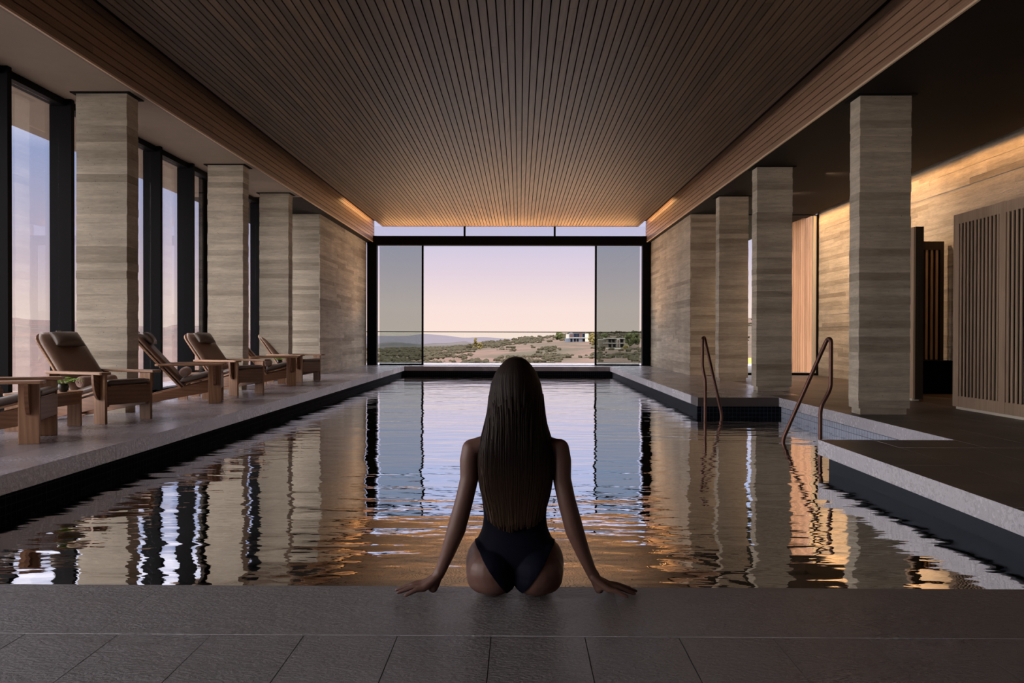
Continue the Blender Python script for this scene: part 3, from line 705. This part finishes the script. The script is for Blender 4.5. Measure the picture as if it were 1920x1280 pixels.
# ================================================================== loungers
def cushion(m, L, W, T, n=10, rnd=.03, topround=False):
    """a padded slab lying in local x (length), y (width), z (thickness)"""
    nx, ny = 14, 12
    def half(sgn):
        V = []
        for i in range(nx + 1):
            row = []
            for j in range(ny + 1):
                x, y = L * i / nx, W * (j / ny - .5)
                ex = min(x, L - x) / .045; ey = (W / 2 - abs(y)) / .045
                q = min(1, max(0, ex)) ** .4 * min(1, max(0, ey)) ** .4
                xx, yy = x, y
                if topround and x > L - .16:
                    k = (x - (L - .16)) / .16; yy = y * (1 - .22 * k ** 2.2)
                row.append((xx, yy, T / 2 + sgn * (T / 2 * (.25 + .75 * q) + (.006 * q * math.sin(PI * i / nx)))))
            V.append(row)
        return V
    up, dn = half(1), half(-1)
    U = [[m.bm.verts.new(p) for p in r] for r in up]; D = [[m.bm.verts.new(p) for p in r] for r in dn]
    for i in range(nx):
        for j in range(ny):
            m.bm.faces.new((U[i][j], U[i + 1][j], U[i + 1][j + 1], U[i][j + 1])); m.bm.faces.new((D[i][j], D[i][j + 1], D[i + 1][j + 1], D[i + 1][j]))
    for i in range(nx):
        for j in (0, ny): m.bm.faces.new((U[i][j], U[i + 1][j], D[i + 1][j], D[i][j]))
    for j in range(ny):
        for i in (0, nx): m.bm.faces.new((U[i][j], U[i][j + 1], D[i][j + 1], D[i][j]))
def make_lounger():
    t = empty('wooden_lounger')
    for sy in (-1, 1):
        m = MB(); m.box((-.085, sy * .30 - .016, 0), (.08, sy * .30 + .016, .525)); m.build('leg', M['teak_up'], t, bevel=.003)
        y = sy * .318   # curved bracket that carries the arm
        pts = [(0, .525)] + [(sy * .085 * math.cos(a), .525 - .27 * math.sin(a)) for a in [k * PI / 2 / 8 for k in range(9)]]
        m = MB(); m.prism([(y + p[0], p[1]) for p in pts], -.018, .014, 'x'); m.build('arm_bracket', M['teak_rail_shaded'], t)
        m = MB(); m.prism([(.125, sy * .275), (.125, sy * .395), (.105, sy * .405), (-.72, sy * .385), (-.76, sy * .365), (-.76, sy * .285), (-.1, sy * .265)], .525, .553, 'z'); m.build('armrest', M['teak'], t, bevel=.004)
        m = MB(); m.prism([(.055, .345), (.055, .18), (-.94, 0), (-1.0, 0), (-1.005, .075), (-.98, .095)], sy * .255 - .015, sy * .255 + .015, 'y'); m.build('side_rail', M['teak_rail_shaded'], t, bevel=.003)
    m = MB(); m.box((.058, -.284, .20), (.082, .284, .395)); m.build('apron', M['teak_cross_shaded'], t, bevel=.003)
    m = MB(); m.prism([(.075, .385), (.075, .405), (-.47, .265), (-.47, .245)], -.238, .238, 'y'); m.build('seat_board', M['teak'], t)
    m = MB(); m.box((-.70, -.385, .495), (-.66, .385, .525)); m.build('arm_rail', M['teak_cross_shaded'], t, bevel=.003)
    m = MB(); m.box((-.90, -.24, .03), (-.86, .24, .10)); m.build('rear_rail', M['teak_cross_shaded'], t, bevel=.003)
    # the back leans 41 degrees from upright
    ang = math.radians(90 + 41); L = .98
    bk = Matrix.Translation((-.43, 0, .225)) @ Matrix.Rotation(-ang, 4, 'Y') @ Matrix.Rotation(PI, 4, 'X')
    m = MB(); pts = [(0, -.275), (L - .12, -.275)] + [(L - .12 + .12 * math.sin(a), -.275 + .10 * (1 - math.cos(a))) for a in (.4, .8, 1.2, 1.57)]
    pts += [(x, -y) for x, y in pts[::-1]]
    m.prism(pts, -.026, 0, 'z'); m.bm.transform(bk); m.build('back_board', M['teak'], t, bevel=.003)
    m = MB(); m.prism(pts, -.026, -.052, 'z'); 
    for v in m.bm.verts: v.co.y *= .2; v.co.x *= .97
    m.bm.transform(bk); m.build('back_batten', M['teak'], t)
    m = MB(); cushion(m, L - .02, .545, .062, topround=True); m.bm.transform(bk); m.build('back_cushion', M['leather'], t, smooth=True)
    sl = math.atan2(.14, .545)
    m = MB(); cushion(m, .56, .54, .07); m.bm.transform(Matrix.Translation((-.45, 0, .272)) @ Matrix.Rotation(-sl, 4, 'Y')); m.build('seat_cushion', M['leather_edge'], t, smooth=True)
    m = MB()   # pillow: a puffed rectangle with pointed corners
    nu = 14
    U = [[], []]
    for sg in (0, 1):
        for i in range(nu + 1):
            row = []
            for j in range(nu + 1):
                a, b = 2 * i / nu - 1, 2 * j / nu - 1
                puff = ((1 - a ** 2) ** .5) * ((1 - b ** 2) ** .5)
                row.append(m.bm.verts.new((a * .105 * (1 - .07 * (1 - b * b)), b * .185 * (1 - .05 * (1 - a * a)), (1 if sg else -1) * .058 * puff ** .8)))
            U[sg].append(row)
    for sg in (0, 1):
        for i in range(nu):
            for j in range(nu): m.bm.faces.new((U[sg][i][j], U[sg][i + 1][j], U[sg][i + 1][j + 1], U[sg][i][j + 1]))
    bmesh.ops.remove_doubles(m.bm, verts=m.bm.verts, dist=1e-5)
    m.bm.transform(bk @ Matrix.Translation((L - .185, 0, .112))); pl = m.build('headrest_pillow', M['leather_edge'], t, smooth=True)
    m = MB(); m.box((-.012, -.03, .06), (.012, .03, .068)); m.box((.0, -.02, .0), (.004, .02, .065)); m.bm.transform(bk @ Matrix.Translation((L - .03, 0, 0))); m.build('strap', M['leather_edge'], pl)
    return t
LOUNGERS = [(-4.35, 7.20, (.95, .30), 'wooden lounger cut off by the edge of the photo, nearest the camera'),
            (-4.335, 8.73, (.93, -.37), 'wooden lounger with brown cushion beside the fern table, turned to the camera'),
            (-4.31, 11.33, (.95, .30), 'wooden lounger seen side-on in front of the black window fins'),
            (-4.34, 12.71, (.93, -.37), 'wooden lounger turned to the camera before the middle column'),
            (-4.31, 15.05, (.95, .30), 'wooden lounger seen side-on, half hidden, before the third column'),
            (-4.32, 16.32, (.93, -.37), 'smallest-looking wooden lounger, last of the row beside the dark concrete wall')]
proto = make_lounger(); loungers = []
for i, (x, y, f, lab) in enumerate(LOUNGERS):
    o = proto if i == 0 else copy_tree(proto)
    o.location = (x, y, 0); o.rotation_euler = (0, 0, math.atan2(f[1], f[0])); o['label'] = lab; o['category'] = 'lounger'; o['group'] = 'wooden loungers along the windows'; loungers.append(o)
# rolled towels lying where seat and back meet
def make_towel():
    t = empty('rolled_towel'); m = MB()
    nR, nA = 16, 30
    rs = []
    for k in range(nR + 1):
        y = -.225 + .45 * k / nR; e_ = min(1, min(k, nR - k) / 1.5)
        rs.append([((.064 + .003 * math.sin(5 * a + 9 * y)) * (.86 + .14 * e_ ** .5) * math.cos(a), y, (.064 + .002 * math.sin(3 * a + 7 * y)) * (.86 + .14 * e_ ** .5) * math.sin(a)) for a in [2 * PI * j / nA for j in range(nA)]])
    m.rings(rs); m.build('roll', M['towel'], t, smooth=True)
    for sy in (-1, 1):      # the spiral of layers at each end
        m = MB(); pts = []
        for k in range(70):
            a = k / 69 * 6.5 * PI; r = .008 + .044 * k / 69
            pts.append((r * math.cos(a), sy * (.226 + .006 * (1 - k / 69)), r * math.sin(a)))
        m.tube(pts, .0042, 6); m.build('end_spiral', M['towel'], t, smooth=True)
    return t
TOWELS = ['tan towel roll on the lounger cut off by the photo edge', 'tan towel roll on the lounger beside the fern table', 'mauve-looking towel roll on the side-on lounger before the black fins',
          'tan towel roll on the lounger before the middle column', 'towel roll on the half hidden side-on lounger', 'towel roll on the last lounger beside the dark wall']
tp = make_towel(); tp.scale = (1.05, 1.0, 1.05)
for i, (x, y, f, lab) in enumerate(LOUNGERS):
    o = tp if i == 0 else copy_tree(tp); a = math.atan2(f[1], f[0])
    lx = -.405; o.location = (x + math.cos(a) * lx, y + math.sin(a) * lx, .432); o.rotation_euler = (0, .0, a); o['label'] = TOWELS[i]; o['category'] = 'towel'; o['group'] = 'rolled towels on the loungers'
# side tables
def make_table():
    t = empty('side_table')
    for sx_ in (-1, 1):
        for sy in (-1, 1):
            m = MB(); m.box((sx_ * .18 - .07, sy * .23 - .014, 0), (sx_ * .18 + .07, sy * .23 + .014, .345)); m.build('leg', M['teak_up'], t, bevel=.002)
    for sx_ in (-1, 1):
        m = MB(); m.box((sx_ * .238 - .012, -.216, .235), (sx_ * .238 + .012, .216, .345)); m.build('apron', M['teak_cross_shaded'], t, bevel=.002)
    pts = []
    for cx_, cy_, a0 in ((.22, .22, 0), (-.22, .22, 90), (-.22, -.22, 180), (.22, -.22, 270)):
        for k in range(5): a = math.radians(a0 + 22.5 * k); pts.append((cx_ + .05 * math.cos(a), cy_ + .045 * math.sin(a)))
    m = MB(); m.prism(pts, .345, .37, 'z'); m.build('table_top', M['teak'], t, bevel=.003)
    return t
tb = make_table()
for i, (x, y, lab) in enumerate(((-4.81, 8.05, 'square teak side table carrying a fern, nearest of the three'), (-4.80, 12.02, 'square teak side table mostly hidden behind the side-on lounger'), (-4.80, 15.72, 'square teak side table hidden between the two farthest loungers'))):
    o = tb if i == 0 else copy_tree(tb); o.location = (x, y, 0); o.rotation_euler = (0, 0, .0); o['label'] = lab; o['category'] = 'side table'; o['group'] = 'side tables between the loungers'
# ferns
M['fern'] = plain('fern green', (.26, .44, .06), .6, 0, .3, 0, 40, .4); M['pot'] = plain('dark glazed pot', (.035, .028, .026), .25)
def make_fern():
    t = empty('potted_fern'); m = MB()
    m.rings([[(r * math.cos(2 * PI * k / 18), r * math.sin(2 * PI * k / 18), z) for k in range(18)] for r, z in ((.030, 0), (.046, .02), (.052, .055), (.045, .085), (.040, .085), (.046, .055), (.030, .045))]); m.build('pot', M['pot'], t, smooth=True)
    for k in range(15):
        a = 2.4 * k; L = R.uniform(.13, .20); lift = R.uniform(.5, 1.3); m = MB(); n = 7
        for j in range(n):
            q = j / (n - 1); rr = L * q; z = .08 + L * lift * (q - .75 * q * q); c = Vector((rr * math.cos(a), rr * math.sin(a), z))
            wd_ = .030 * math.sin(PI * min(1, q * .85 + .12))
            for sgn in (-1, 1):
                tip = c + Vector((-math.sin(a) * wd_ * sgn * 1.6 + math.cos(a) * .016, math.cos(a) * wd_ * sgn * 1.6 + math.sin(a) * .016, -.006))
                v = [m.bm.verts.new(p) for p in (c, c + Vector((math.cos(a) * .016, math.sin(a) * .016, .002)), tip)]
                vb = [m.bm.verts.new(p.co + Vector((0, 0, -.0015))) for p in v]
                m.bm.faces.new(v); m.bm.faces.new(vb[::-1])
                for b_ in range(3): m.bm.faces.new((v[b_], vb[b_], vb[(b_ + 1) % 3], v[(b_ + 1) % 3]))
        m.build('frond', M['fern'], t)
    return t
fp = make_fern()
for i, (x, y, lab) in enumerate(((-4.62, 8.06, 'small bright green fern in a dark pot on the nearest side table'), (-4.74, 15.75, 'small green fern in a pot between the farthest two loungers'))):
    o = fp if i == 0 else copy_tree(fp); o.location = (x, y, .37); o['label'] = lab; o['category'] = 'plant'; o['group'] = 'small potted ferns'

# ================================================================== the woman on the pool edge
def skin_mat():
    n = N('skin'); n.set(Roughness=.48, Specular_IOR_Level=.4, Subsurface_Weight=.08, Subsurface_Scale=.01)
    v = n.noise(n.pos((1, 1, 1), world=False), 40, 4); n.col(n.mix((.122, .060, .047), (.150, .076, .060), v)); return n.m
def hair_mat():
    n = N('brown hair'); n.set(Roughness=.5, Specular_IOR_Level=.13)
    at = n.n('Attribute', attribute_name='strand'); s_ = n.n('SeparateXYZ'); n.l(at.outputs['Vector'], s_.inputs[0])
    cb = n.n('CombineXYZ'); n.l(s_.outputs[0], cb.inputs[0]); n.l(n.math('MULTIPLY', s_.outputs[1], .04), cb.inputs[1])
    st = n.noise(cb.outputs[0], 90, 4, .7)
    root = n.mix((.007, .0045, .004), (.026, .015, .011), st); tip = n.mix((.032, .018, .012), (.105, .062, .040), st)
    n.col(n.mix(root, tip, n.ramp(s_.outputs[1], (.62, 0.0), (1.0, 1.0)))); n.bump(st, .002); return n.m
M['skin'] = skin_mat(); M['hair'] = hair_mat(); M['suit'] = plain('navy swimsuit fabric', (.003, .0035, .011), .7, 0, .1, .0004, 500, .2); M['eye'] = plain('eye', (.5, .48, .45), .2)
WX, WY = -.0155, 2.965
woman = empty('person', (WX, WY, 0), label='woman with long brown hair in a navy swimsuit seated on the pool edge', cat='person')
S = 505.0
def px(x, y, d=0.0): return Vector(((x - 966) / S, d, (1110 - y) / S))
m = MB()
def oval(z, a, bk, fr, cx_=0, n=40, p=2.3):
    """a torso ring: half-width a, back at y=bk, front at y=fr"""
    cy, b_ = (bk + fr) / 2, (fr - bk) / 2; out = []
    for k in range(n):
        t = 2 * PI * k / n; c, s_ = math.cos(t), math.sin(t)
        out.append((cx_ + a * math.copysign(abs(c) ** (2 / p), c), cy + b_ * math.copysign(abs(s_) ** (2 / p), s_), z))
    return out
m.rings([oval(.045, .10, -.02, .12), oval(.09, .150, -.062, .135), oval(.13, .161, -.066, .135), oval(.16, .153, -.056, .13), oval(.19, .137, -.046, .125), oval(.215, .125, -.040, .115),
         oval(.24, .117, -.036, .105), oval(.275, .113, -.035, .10), oval(.31, .115, -.040, .10), oval(.345, .120, -.048, .105), oval(.39, .129, -.058, .115),
         oval(.44, .140, -.066, .112), oval(.49, .150, -.066, .095), oval(.525, .150, -.060, .075), oval(.548, .125, -.05, .055), oval(.566, .085, -.042, .045), oval(.58, .06, -.035, .045)])
for sx_ in (-1, 1):
    m.ball((sx_ * .085, -.012, .084), (.096, .090, .084)); m.ball((sx_ * .080, -.032, .062), (.085, .068, .062)); m.ball((sx_ * .112, -.004, .058), (.066, .080, .058)); m.ball((sx_ * .122, .01, .085), (.057, .08, .07)); m.ball((sx_ * .118, .03, .10), (.066, .09, .095))   # buttock, hip
    m.cone((sx_ * .088, .04, .086), (sx_ * .078, .40, .072), .084, .056); m.ball((sx_ * .078, .41, .07), .058)      # thigh, knee
    m.cone((sx_ * .078, .42, .06), (sx_ * .074, .42, -.12), .053, .055); m.cone((sx_ * .074, .42, -.12), (sx_ * .07, .43, -.37), .053, .033)
    m.cone((sx_ * .07, .43, -.39), (sx_ * .07, .57, -.45), .034, .026); m.ball((sx_ * .07, .43, -.41), .036)
    m.ball((sx_ * .065, .105, .41), (.055, .05, .055))                                                           # breast
    m.ball((sx_ * .075, -.05, .47), (.055, .022, .075))                                                          # shoulder blade
    m.cone((sx_ * .05, -.012, .57), (sx_ * .148, -.012, .540), .034, .034)                                       # trapezius
m.cone((0, -.012, .56), (0, .008, .68), .052, .047)
# head: skull, jaw, face
m.ball((0, .012, .765), (.073, .092, .088), 28, 18); m.ball((0, .055, .715), (.052, .055, .062)); m.ball((0, .085, .672), (.024, .022, .018)); m.ball((0, .03, .70), (.058, .06, .045))
m.cone((0, .104, .752), (0, .122, .716), .007, .010); m.ball((0, .120, .712), (.014, .010, .008))                 # nose
m.ball((0, .103, .690), (.021, .010, .006)); m.ball((0, .102, .682), (.018, .010, .006))                          # lips
for sx_ in (-1, 1):
    m.ball((sx_ * .031, .092, .768), (.024, .012, .007)); m.ball((sx_ * .040, .082, .722), (.022, .018, .018)); m.ball((sx_ * .074, .0, .738), (.008, .020, .030))   # brow, cheek, ear
def arm(side, pts, rr):
    for (a, b_), (ra, rb) in zip(zip(pts, pts[1:]), zip(rr, rr[1:])): m.cone(a, b_, ra, rb)
ARMS = {}
armL = [px(885, 840, -.012), px(881.5, 862, -.014), px(881, 895, -.018), px(872, 935, -.03), px(863, 968, -.03), px(857, 990, -.03), px(842, 1032, -.025), px(825, 1074, -.018)]
armR = [px(1049, 839, -.012), px(1052.5, 862, -.014), px(1053.5, 895, -.018), px(1062, 935, -.03), px(1071, 968, -.03), px(1077, 990, -.03), px(1093, 1032, -.025), px(1112, 1076, -.018)]
RR = [.036, .037, .034, .0335, .0345, .0345, .0265, .0195]
arm(-1, armL, RR); arm(1, armR, RR)
for s_, wr_ in ((-1, armL[-1]), (1, armR[-1])):
    kn = [(.050, .030, .030), (.061, .009, .034), (.060, -.013, .032), (.053, -.033, .028)]       # knuckles from the wrist: index, middle, ring, little
    tip = [(.142, .048, .0085), (.160, .012, .0085), (.150, -.018, .0085), (.118, -.050, .008)]
    for q, ((kx, ky, kz), (tx, ty, tz)) in enumerate(zip(kn, tip)):
        W0 = Vector((wr_.x + s_ * .0, wr_.y + ky * .35, wr_.z - .004)); K = Vector((wr_.x + s_ * kx, wr_.y + ky, kz)); T = Vector((wr_.x + s_ * tx, wr_.y + ty, tz))
        P1 = K.lerp(T, .42) + Vector((0, 0, .006)); P2 = K.lerp(T, .74) + Vector((0, 0, .002))
        m.cone(W0, K, .0150, .0126); m.cone(K, P1, .0118, .0098); m.cone(P1, P2, .0095, .0085); m.cone(P2, T, .0085, .0072)
    m.cone((wr_.x + s_ * .012, wr_.y + .010, wr_.z - .014), (wr_.x + s_ * .036, wr_.y + .046, .024), .0140, .0120)
    m.cone((wr_.x + s_ * .036, wr_.y + .046, .024), (wr_.x + s_ * .060, wr_.y + .072, .016), .0115, .0098); m.cone((wr_.x + s_ * .060, wr_.y + .072, .016), (wr_.x + s_ * .086, wr_.y + .082, .010), .0096, .008)
    m.cone((wr_.x, wr_.y, wr_.z + .01), (wr_.x + s_ * .02, wr_.y - .004, .034), .0195, .022); m.ball((wr_.x + s_ * .022, wr_.y - .010, .022), (.018, .018, .016))
src = m.build('body_source', M['skin'])
rm = src.modifiers.new('r', 'REMESH'); rm.mode = 'VOXEL'; rm.voxel_size = .0042; rm.use_smooth_shade = True
sm = src.modifiers.new('s', 'SMOOTH'); sm.factor = .5; sm.iterations = 7
dg = bpy.context.evaluated_depsgraph_get(); me = bpy.data.meshes.new_from_object(src.evaluated_get(dg)); me.name = 'body'
bpy.data.objects.remove(src)
for v in me.vertices:      # rest on the stone
    if v.co.z < .001 and v.co.y < .03: v.co.z = .001
for p in me.polygons: p.use_smooth = True
me.materials.clear(); me.materials.append(M['skin'])
body = lk(bpy.data.objects.new('body', me), woman)
# swimsuit: cut from the body's own surface, high at the leg
bm = bmesh.new(); bm.from_mesh(me)
def cut(co, no): bmesh.ops.bisect_plane(bm, geom=bm.verts[:] + bm.edges[:] + bm.faces[:], plane_co=co, plane_no=no, clear_outer=True)
cut((0, 0, .40), (0, -.9, 1)); cut((0, 0, .02), (0, 0, -1))
for s_ in (-1, 1): cut((s_ * .0165, 0, .0), (s_ * .815, 0, -.58))
bm.verts.ensure_lookup_table(); seed = min(bm.verts, key=lambda v: (v.co - Vector((0, -.035, .26))).length)
seen = {seed}; todo = [seed]
while todo:
    v = todo.pop()
    for e_ in v.link_edges:
        q = e_.other_vert(v)
        if q not in seen: seen.add(q); todo.append(q)
bmesh.ops.delete(bm, geom=[v for v in bm.verts if v not in seen], context='VERTS')
bmesh.ops.delete(bm, geom=[v for v in bm.verts if v.co.y > .165], context='VERTS')
bm.normal_update()
for v in bm.verts: v.co += v.normal * .0032
sme = bpy.data.meshes.new('swimsuit'); bm.to_mesh(sme); bm.free()
for p in sme.polygons: p.use_smooth = True
sme.materials.clear(); sme.materials.append(M['suit']); suit = lk(bpy.data.objects.new('swimsuit', sme), woman)
sl = suit.modifiers.new('t', 'SOLIDIFY'); sl.thickness = .0022; sl.offset = 0
for s_ in (-1, 1):
    q = MB(); q.ball((s_ * .031, .094, .752), .0115); q.build('eye', M['eye'], woman, smooth=True)
# hair: a thick sheet with strand grooves and ragged ends
HW = [(.871, .002), (.868, .018), (.86, .034), (.84, .054), (.812, .073), (.772, .0885), (.733, .0945), (.693, .098), (.634, .1045), (.594, .115), (.575, .122), (.53, .128), (.46, .129), (.41, .124), (.37, .117), (.33, .107), (.29, .098), (.24, .090)]
HD = [(.871, .004), (.868, .03), (.86, .05), (.84, .075), (.812, .095), (.772, .112), (.733, .116), (.693, .114), (.634, .098), (.594, .080), (.53, .060), (.46, .052), (.37, .045), (.24, .040)]
HY = [(.871, .012), (.772, .012), (.693, .006), (.634, -.006), (.594, -.016), (.53, -.036), (.46, -.036), (.39, -.030), (.33, -.018), (.24, -.014)]
HA = [(.871, 180), (.84, 180), (.80, 172), (.77, 150), (.72, 128), (.66, 112), (.60, 98), (.55, 90), (.24, 90)]
def lin(tab, z):
    for (a, x), (b_, y) in zip(tab, tab[1:]):
        if z >= b_: return x + (y - x) * (a - z) / (a - b_)
    return tab[-1][1]
def hair_pt(q, s_, off=0.0):
    """q in -1..1 across, s_ 0..1 along the strand"""
    zb = .256 + .045 * abs(q) ** 1.7 + (.008 if q > 0 else 0)
    z = .871 - (.871 - zb) * (s_ ** 1.12 if s_ < 1 else s_)
    th = math.radians(lin(HA, z)) * q; hw, d, y0 = lin(HW, z), lin(HD, z), lin(HY, z)
    r = 1 + off
    return Vector((.003 + hw * r * math.sin(th), y0 - d * r * math.cos(th), z))
q = MB(); NC, NS = 260, 70; V = []
lay = q.bm.verts.layers.float_vector.new('strand')
for i in range(NC + 1):
    u = 2 * i / NC - 1; row = []; L = 1 + .035 * noise.noise((u * 40, 0, 0)) + .025 * noise.noise((u * 120, 3, 0)) + R.uniform(-.012, .012)
    for j in range(NS + 1):
        s_ = j / NS * L
        off = (.035 * noise.noise((u * 14, s_ * .8, 0)) + .030 * noise.noise((u * 46, s_ * .7, 5)) + .016 * noise.noise((u * 110, s_ * .5, 9))) * min(1, s_ * 2.2) + R.uniform(-.002, .002)
        v = q.bm.verts.new(hair_pt(u, s_, off)); v[lay] = (u, s_, 0); row.append(v)
    V.append(row)
for i in range(NC):
    for j in range(NS): q.bm.faces.new((V[i][j], V[i + 1][j], V[i + 1][j + 1], V[i][j + 1]))
for k in range(420):      # loose strands over the sheet, some longer than it
    u = R.uniform(-1, 1); s0 = R.uniform(.25, .7); s1 = R.uniform(.9, 1.035); pts = []; off0 = R.uniform(.0, .05); dr = R.uniform(-.02, .02)
    pts = [hair_pt(max(-1.02, min(1.02, u + dr * j / 10)), s0 + (s1 - s0) * j / 10, off0 + .02 * noise.noise((k, j * .3, 0))) for j in range(11)]
    st = len(q.bm.verts); q.tube(pts, [.0001, .0004, .0007] + [.0009] * 5 + [.0008, .0006, .0003], 4)
    q.bm.verts.ensure_lookup_table()
    for n_, v in enumerate(q.bm.verts[st:]): v[lay] = (u, s0 + (s1 - s0) * (n_ // 4) / 10, 0)
hair = q.build('hair', M['hair'], woman, smooth=True)
hs = hair.modifiers.new('t', 'SOLIDIFY'); hs.thickness = .010; hs.offset = 0
